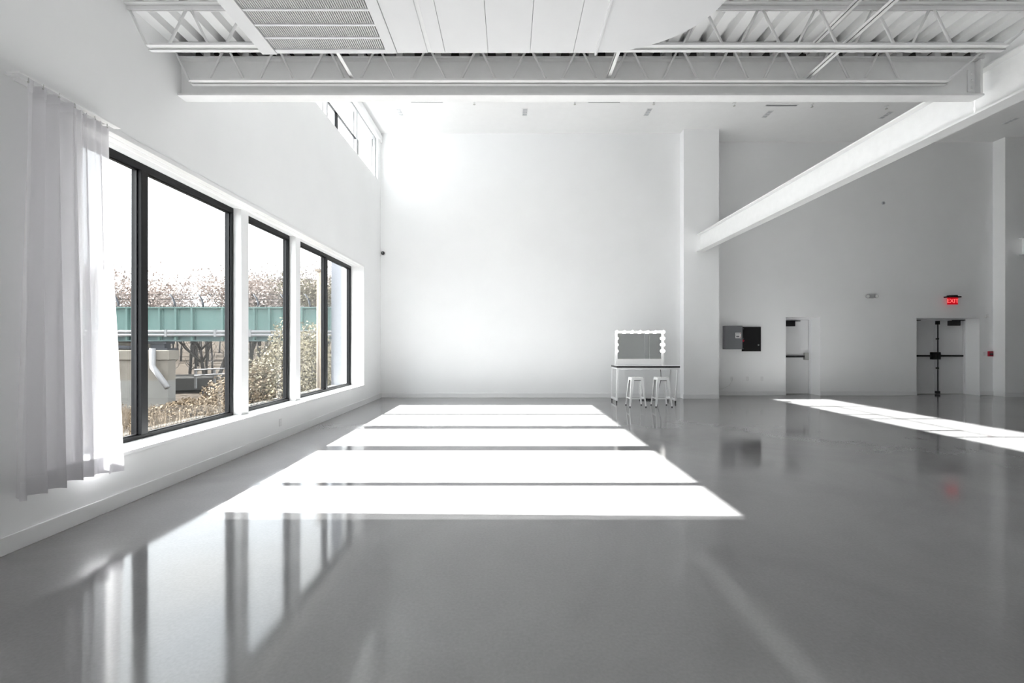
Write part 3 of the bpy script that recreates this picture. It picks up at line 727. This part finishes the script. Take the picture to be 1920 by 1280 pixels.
def ground_h(x, y):
    d = max(0.0, min(1.0, (y - 9) / 11.0)); d = d * d * (3 - 2 * d)
    h = -.25 - 1.55 * d
    far = max(0.0, min(1.0, (y - 36) / 34.0)); h += 7.0 * far
    h += .12 * mnoise.noise(Vector((x * .35, y * .35, 0)))
    return h
g = MB(); nx, ny = 60, 60
for j in range(ny + 1):
    for i in range(nx + 1):
        y = -5 + 90 * (j / ny) ** 1.4; x = XLo - 75 * (i / nx) ** 1.5 if True else 0
        g.v.append((x, y, ground_h(x, y)))
for j in range(ny):
    for i in range(nx):
        a = j * (nx + 1) + i; g.f.append((a, a + 1, a + nx + 2, a + nx + 1))
struct(g.build('ground', 'soil', smooth=True), 'brown leaf covered ground outside the windows')

# bridge
BY = 22.5
br = thing('railway_bridge', 'teal steel plate girder bridge beyond the windows', 'bridge', (-18, BY, 0))
def LB(b, o=(-18, BY, 0)):
    b.v = [(x - o[0], y - o[1], z - o[2]) for x, y, z in b.v]; return b
bx0, bx1 = -34.0, -5.0
LB(MB().box(bx0, bx1, BY, BY + .05, 1.70, 3.26)).build('girder_web', 'teal', br)
LB(MB().box(bx0, bx1, BY - .2, BY + .25, 3.26, 3.31)).build('top_flange', 'teal', br)
LB(MB().box(bx0, bx1, BY - .2, BY + .25, 1.64, 1.70)).build('bottom_flange', 'tealdark', br)
LB(MB().box(bx0, bx1, BY - .02, BY, 1.70, 1.98)).build('bottom_plate', 'tealdark', br)
st = MB().box(-.05, .05, -.17, 0, 1.70, 3.26).box(-.12, .12, -.02, 0, 1.70, 3.26).mesh('stiffener', 'teal')
sx_ = [-31, -30.2, -29.4, -28, -26.4, -25.0, -23.4, -21.8, -20.6, -19.6, -18.8, -18.0, -17.2, -16.4, -15.6, -14.1, -12.55, -11.8, -11.0, -10.2, -9.0, -7.6, -6.2]
for x in sx_: share('stiffener', st, br, (x + 18, 0, 0))
LB(MB().box(bx0, bx1, BY + .3, BY + 3.2, 2.9, 3.3)).build('bridge_deck', 'stone', br)
b = MB(); r2 = random.Random(3)
for k in range(700):
    x = r2.uniform(bx0, bx1); s = r2.uniform(.03, .075); y = BY + r2.uniform(-.1, .4); z = 3.31
    b.ball((x + 18, y - BY, z + s * .4), s, 5, 3)
bo = b.build('ballast', 'gravel', br); bo['kind'] = 'stuff'
post = MB().tube([(0, 0, 3.31), (-.02, 0, 3.55), (-.10, 0, 3.78), (-.26, 0, 3.98)], [.05, .05, .042, .034], 6).mesh('fence_post', 'stone', True)
pxs = [-30.6, -29.2, -27.8, -26.4, -25.0, -23.6, -22.2, -20.8, -19.4, -18.0, -16.6, -15.2, -13.8, -12.45, -11.1, -9.9, -8.6, -7.3]
for x in pxs: share('fence_post', post, br, (x + 18, .1, 0))
for (dx, z) in ((-.25, 3.95), (-.08, 3.72)): LB(MB().tube([(bx0 + dx, BY + .1, z), (bx1, BY + .1, z)], .017, 4)).build('fence_wire', 'bark', br)
for z in (2.11, 1.95):
    pi_ = LB(MB().tube([(bx0, BY - .32, z), (bx1, BY - .32, z)], .072, 10)).build('pipe', 'pipe', br, True)
bk = MB().box(-.05, .05, -.42, 0, 1.86, 2.2).mesh('pipe_bracket', 'galv')
for x in (-28, -23.5, -19.1, -16.7, -14.3, -12.6, -10.9, -9): share('pipe_bracket', bk, br, (x + 18, 0, 0))
brg = LB(MB().box(-17.9, -16.9, BY - .1, BY + .5, 1.52, 1.64).box(-17.75, -17.05, BY, BY + .4, 1.30, 1.52).box(-17.9, -16.8, BY - .15, BY + .55, 1.20, 1.30)).build('bearing', 'stone', br)
LB(MB().tube([(-21.0, BY - .25, 1.45), (-17.7, BY - .25, 1.28)], .09, 8)).build('drain_trough', 'stone', br)
# abutment
ab = thing('bridge_abutment', 'tan concrete abutment carrying the teal bridge', 'abutment', (-24, 23.5, -2))
def LA(b): return LB(b, (-24, 23.5, -2))
LA(MB().box(-36, -16.50, 22.0, 22.5, -2.3, -.25)).build('painted_base', 'concpale', ab)
LA(MB().box(-36, -16.50, 22.0, 22.5, -.25, .74)).build('wall_face', 'conc', ab)
LA(MB().box(-36, -16.38, 21.88, 22.6, .74, 1.20)).build('cap', 'conc', ab, bevel=.02)
LA(MB().box(-36, -17.9, 22.95, 23.4, .6, 2.9)).build('back_wall', 'conc', ab)
tag(MB().tube([(-17.05, 21.75, 1.3), (-17.05, 21.75, .50), (-17.02, 21.72, .42), (-16.15, 21.5, -.55)], .125, 12).build('downspout', 'pipe', smooth=True), 'white elbowed downspout on the concrete abutment', 'drain pipe')
# stone retaining wall with blocks
rw = thing('retaining_wall', 'low grey stone block wall right of the abutment', 'wall', (-15, 24.2, -2))
blk = [MB().box(0, .66 + .1 * k, -.2, .2, 0, .28).mesh('stone_block', 'stone') for k in range(3)]
for row in range(4):
    x = -1.2 + (.3 if row % 2 else 0)
    while x < 6.5:
        k = rng.randrange(3); share('stone_block', blk[k], rw, (x, rng.uniform(-.04, .04), .15 + row * .29)); x += .68 + .1 * k
MB().box(-1.2, 7.3, -.12, .16, -.4, 1.3).build('wall_core', 'soil', rw)
# guard rails
def guard_rail(p0, p1, z, n, label):
    o = thing('guard_rail', label, 'guard rail', (p0[0], p0[1], 0)); d = Vector((p1[0] - p0[0], p1[1] - p0[1], 0))
    for zz, r in ((z, .05), (z + .35, .045)):
        MB().tube([(0, 0, zz), (d.x, d.y, zz + .15)], r, 8).build('rail', 'galv', o, True)
    pm = MB().box(-.05, .05, -.05, .05, z - .8, z + .4).mesh('post', 'galv')
    for k in range(n): share('post', pm, o, tuple(d * (k / (n - 1)) + Vector((0, .08, .15 * k / (n - 1)))))
guard_rail((-19.5, 28.2), (-13.5, 33.5), -.45, 9, 'pale metal guard rail along the road under the bridge')
struct(MB().hexa([(-27, 28.6, -1.6), (-11, 35, -1.6), (-14, 39, -1.6), (-30, 33, -1.6), (-27, 28.6, -.85), (-11, 35, -.75), (-14, 39, -.75), (-30, 33, -.85)]).build('road', 'gravel'), 'pale road under the bridge')

# utility post
up_ = thing('timber_post', 'pale timber post in front of the bush outside', 'post', (-5.60, 13.4, ground_h(-5.6, 13.4)))
MB().tube([(0, 0, -.3), (0, 0, 4.4)], [.075, .065], 10).build('post_shaft', 'timber', up_, True)
MB().box(-.09, .09, -.09, .09, 4.4, 4.46).build('post_cap', 'timber', up_)

# trees
def leaf_quads(b, c, n, rad, s, rr):
    for _ in range(n):
        p = Vector(c) + Vector((rr.gauss(0, rad), rr.gauss(0, rad), rr.gauss(0, rad * .8)))
        u = Vector((rr.uniform(-1, 1), rr.uniform(-1, 1), rr.uniform(-1, 1))).normalized(); v = u.orthogonal().normalized()
        q = s * rr.uniform(.6, 1.3)
        b.quad(p - u*q, p + v*q*.5, p + u*q, p - v*q*.5)
def make_tree(name, label, x, y, h, spread, lm, seed, group, leaves=10, bark='bark', trunk_r=.16):
    rr = random.Random(seed); z0 = ground_h(x, y) - .1
    o = thing(name, label, 'tree', (x, y, z0), group=group)
    tr = MB(); brn = MB(); lf = MB()
    def grow(p, d, ln, r, lvl):
        pts = [p]; q = Vector(p)
        for k in range(3):
            d = (d + Vector((rr.uniform(-.22, .22), rr.uniform(-.22, .22), rr.uniform(-.05, .18)))).normalized(); q = q + d * ln / 3; pts.append(q.copy())
        (tr if lvl == 0 else brn).tube(pts, [r, r*.85, r*.72, r*.58], 6 if lvl < 2 else 3, lvl < 2)
        if lvl >= 3:
            leaf_quads(lf, q, leaves, h * .06, h * .0115, rr); return
        for _ in range(4 if lvl else 6):
            a = rr.uniform(0, 2*PI); sp_ = rr.uniform(.35, .95) * spread
            nd = (d + Vector((math.cos(a) * sp_, math.sin(a) * sp_, rr.uniform(-.1, .3)))).normalized()
            t_ = pts[rr.choice((2, 3, 3))]
            grow(t_, nd, ln * rr.uniform(.58, .78), r * .52, lvl + 1)
    grow(Vector((0, 0, 0)), Vector((rr.uniform(-.08, .08), 0, 1)), h * .38, trunk_r, 0)
    tr.build('trunk', bark, o, True); brn.build('branches', bark, o, True)
    f = lf.build('foliage', lm, o); f['kind'] = 'stuff'
    return o
trees = [(-26.5, 30, 8.4, 'leafA', 'russet bare-branched tree rising behind the bridge, left of the black mullion'),
         (-24.0, 36, 7.0, 'leafB', 'low hazy tree behind the bridge just right of the black mullion'),
         (-21.5, 38, 8.0, 'leafB', 'grey brown tree behind the bridge, second right of the black mullion'),
         (-21.2, 33, 7.9, 'leafA', 'tall reddish tree behind the bridge in the middle of the second pane'),
         (-18.2, 33, 7.6, 'leafA', 'reddish tree behind the bridge near the first white post'),
         (-20.0, 41, 8.4, 'leafB', 'distant grey tree behind the bridge left of the first white post'),
         (-17.6, 37, 8.0, 'leafB', 'hazy grey tree seen through the single pane window'),
         (-15.8, 37, 7.6, 'leafA', 'brownish tree seen at the right of the single pane window'),
         (-12.6, 33, 7.6, 'leafC', 'yellowish tree seen through the last window above the bridge'),
         (-14.4, 34, 7.2, 'leafC', 'olive tree beyond the second white post'),
         (-32.0, 33, 8.0, 'leafB', 'grey tree behind the bridge near the curtain'),
         (-29.0, 36, 7.8, 'leafA', 'russet tree behind the bridge beside the curtain')]
for i, (x, y, h, lm, lab) in enumerate(trees): make_tree('bare_tree', lab, x, y, h * 1.15, 1.0, lm, 50 + i, 'trees behind the bridge', leaves=46)
# slim trunks of the wood under the bridge
sap = thing('slim_tree', 'slim bare tree trunk in the wood under the bridge', 'tree', (0, 0, 0), group='slim bare trees under the bridge')
MB().tube([(0, 0, -.5), (.05, 0, 2), (-.03, 0, 4), (.06, .05, 6)], [.11, .09, .07, .04], 6).build('trunk', 'bark2', sap, True)
tb_ = MB(); rr = random.Random(12)
for k in range(14):
    z = rr.uniform(1.0, 5.8); a = rr.uniform(0, 2*PI); ln = rr.uniform(.5, 1.3)
    tb_.tube([(0, 0, z), (math.cos(a)*ln*.5, math.sin(a)*ln*.5, z + ln*.4), (math.cos(a)*ln*.8, math.sin(a)*ln*.8, z + ln)], [.025, .018, .008], 3, False)
tb_.build('branches', 'bark2', sap, True)
rr = random.Random(21)
for k in range(44):
    yy = rr.uniform(35, 48); xx = -yy * rr.uniform(.46, .76)
    t_ = sap if k == 0 else copy_tree(sap)
    t_.location = (xx, yy, ground_h(xx, yy) - .1); t_.rotation_euler = (rr.uniform(-.06, .06), rr.uniform(-.06, .06), rr.uniform(0, 6)); s = rr.uniform(.8, 1.15); t_.scale = (s, s, s * .9)
# undergrowth and bush
def shrub(name, label, x, y, rx, ry, rz, n, lm, seed, ls=.05, group=None):
    rr = random.Random(seed); z0 = ground_h(x, y)
    o = thing(name, label, 'bush', (x, y, z0), group=group); lf = MB(); sm = MB()
    for _ in range(n):
        a = rr.uniform(0, 2*PI); el = math.asin(rr.uniform(0, 1)); k = rr.uniform(.45, 1) ** .5
        wob = 1 + .22 * mnoise.noise(Vector((math.cos(a)*2, math.sin(a)*2, el*2 + seed)))
        p = Vector((math.cos(a)*math.cos(el)*rx*k*wob, math.sin(a)*math.cos(el)*ry*k*wob, math.sin(el)*rz*k*wob))
        u = Vector((rr.uniform(-1, 1), rr.uniform(-1, 1), rr.uniform(-1, 1))).normalized(); v = u.orthogonal().normalized(); q = ls * rr.uniform(.6, 1.4)
        lf.quad(p - u*q, p + v*q*.6, p + u*q, p - v*q*.6)
    for _ in range(60):
        a = rr.uniform(0, 2*PI); el = math.asin(rr.uniform(.1, 1)); e_ = Vector((math.cos(a)*math.cos(el)*rx, math.sin(a)*math.cos(el)*ry, math.sin(el)*rz)) * rr.uniform(.8, 1.08)
        sm.tube([(0, 0, -.1), e_ * .5 + Vector((0, 0, .15 * rz)), e_], [.03, .018, .006], 4, False)
    f = lf.build('foliage', lm, o); f['kind'] = 'stuff'; sm.build('stems', 'bark', o, True)
    return o
shrub('bush', 'big pale leafy bush outside the last two windows', -6.9, 14.9, 1.75, 1.7, 3.35, 13000, 'leafC', 4, .042)
shrub('bush', 'low pale bush sloping down outside the single pane window', -7.9, 14.2, 1.9, 1.5, 1.75, 7500, 'weed', 9, .042)
shrub('bush', 'brown scrub in front of the stone wall outside', -10.6, 17.2, 1.9, 1.2, .95, 6000, 'weed', 5, .05)
shrub('bush', 'straw coloured scrub low in front of the abutment', -8.0, 11.6, 1.2, 1.0, .6, 4000, 'weed', 6, .04)
def weeds(name, label, boxes, n, seed, hmax):
    rr = random.Random(seed); b = MB()
    for _ in range(n):
        x0, x1, y0, y1 = rr.choice(boxes); x = rr.uniform(x0, x1); y = rr.uniform(y0, y1); z = ground_h(x, y) - .03
        h = hmax * rr.uniform(.35, 1); lx, ly = rr.uniform(-.25, .25) * h, rr.uniform(-.25, .25) * h; wd = rr.uniform(.006, .014)
        a = rr.uniform(0, PI); dx, dy = math.cos(a) * wd, math.sin(a) * wd
        b.quad((x - dx, y - dy, z), (x + dx, y + dy, z), (x + lx*.5 + dx*.7, y + ly*.5 + dy*.7, z + h*.6), (x + lx*.5 - dx*.7, y + ly*.5 - dy*.7, z + h*.6))
        b.quad((x + lx*.5 - dx*.7, y + ly*.5 - dy*.7, z + h*.6), (x + lx*.5 + dx*.7, y + ly*.5 + dy*.7, z + h*.6), (x + lx + dx*.1, y + ly + dy*.1, z + h), (x + lx - dx*.1, y + ly - dy*.1, z + h))
        for q in range(2):
            t_ = rr.uniform(.4, 1); p = Vector((x + lx*t_, y + ly*t_, z + h*t_)); u = Vector((rr.uniform(-1, 1), rr.uniform(-1, 1), rr.uniform(-.5, 1))).normalized() * rr.uniform(.02, .05); v = u.orthogonal().normalized() * .012
            b.quad(p, p + u*.5 + v, p + u, p + u*.5 - v)
    tag(b.build(name, 'weed'), label, 'weeds', kind='stuff')
weeds('dry_weeds', 'straw coloured dry weeds growing outside the windows', [(-9.5, -5.0, 6.5, 12), (-12.5, -6.5, 9, 14), (-15, -9, 13, 17)], 3600, 31, .5)
weeds('dry_weeds', 'sparse dry weeds at the foot of the abutment', [(-19.5, -13, 17.5, 21.8)], 1200, 32, .6)
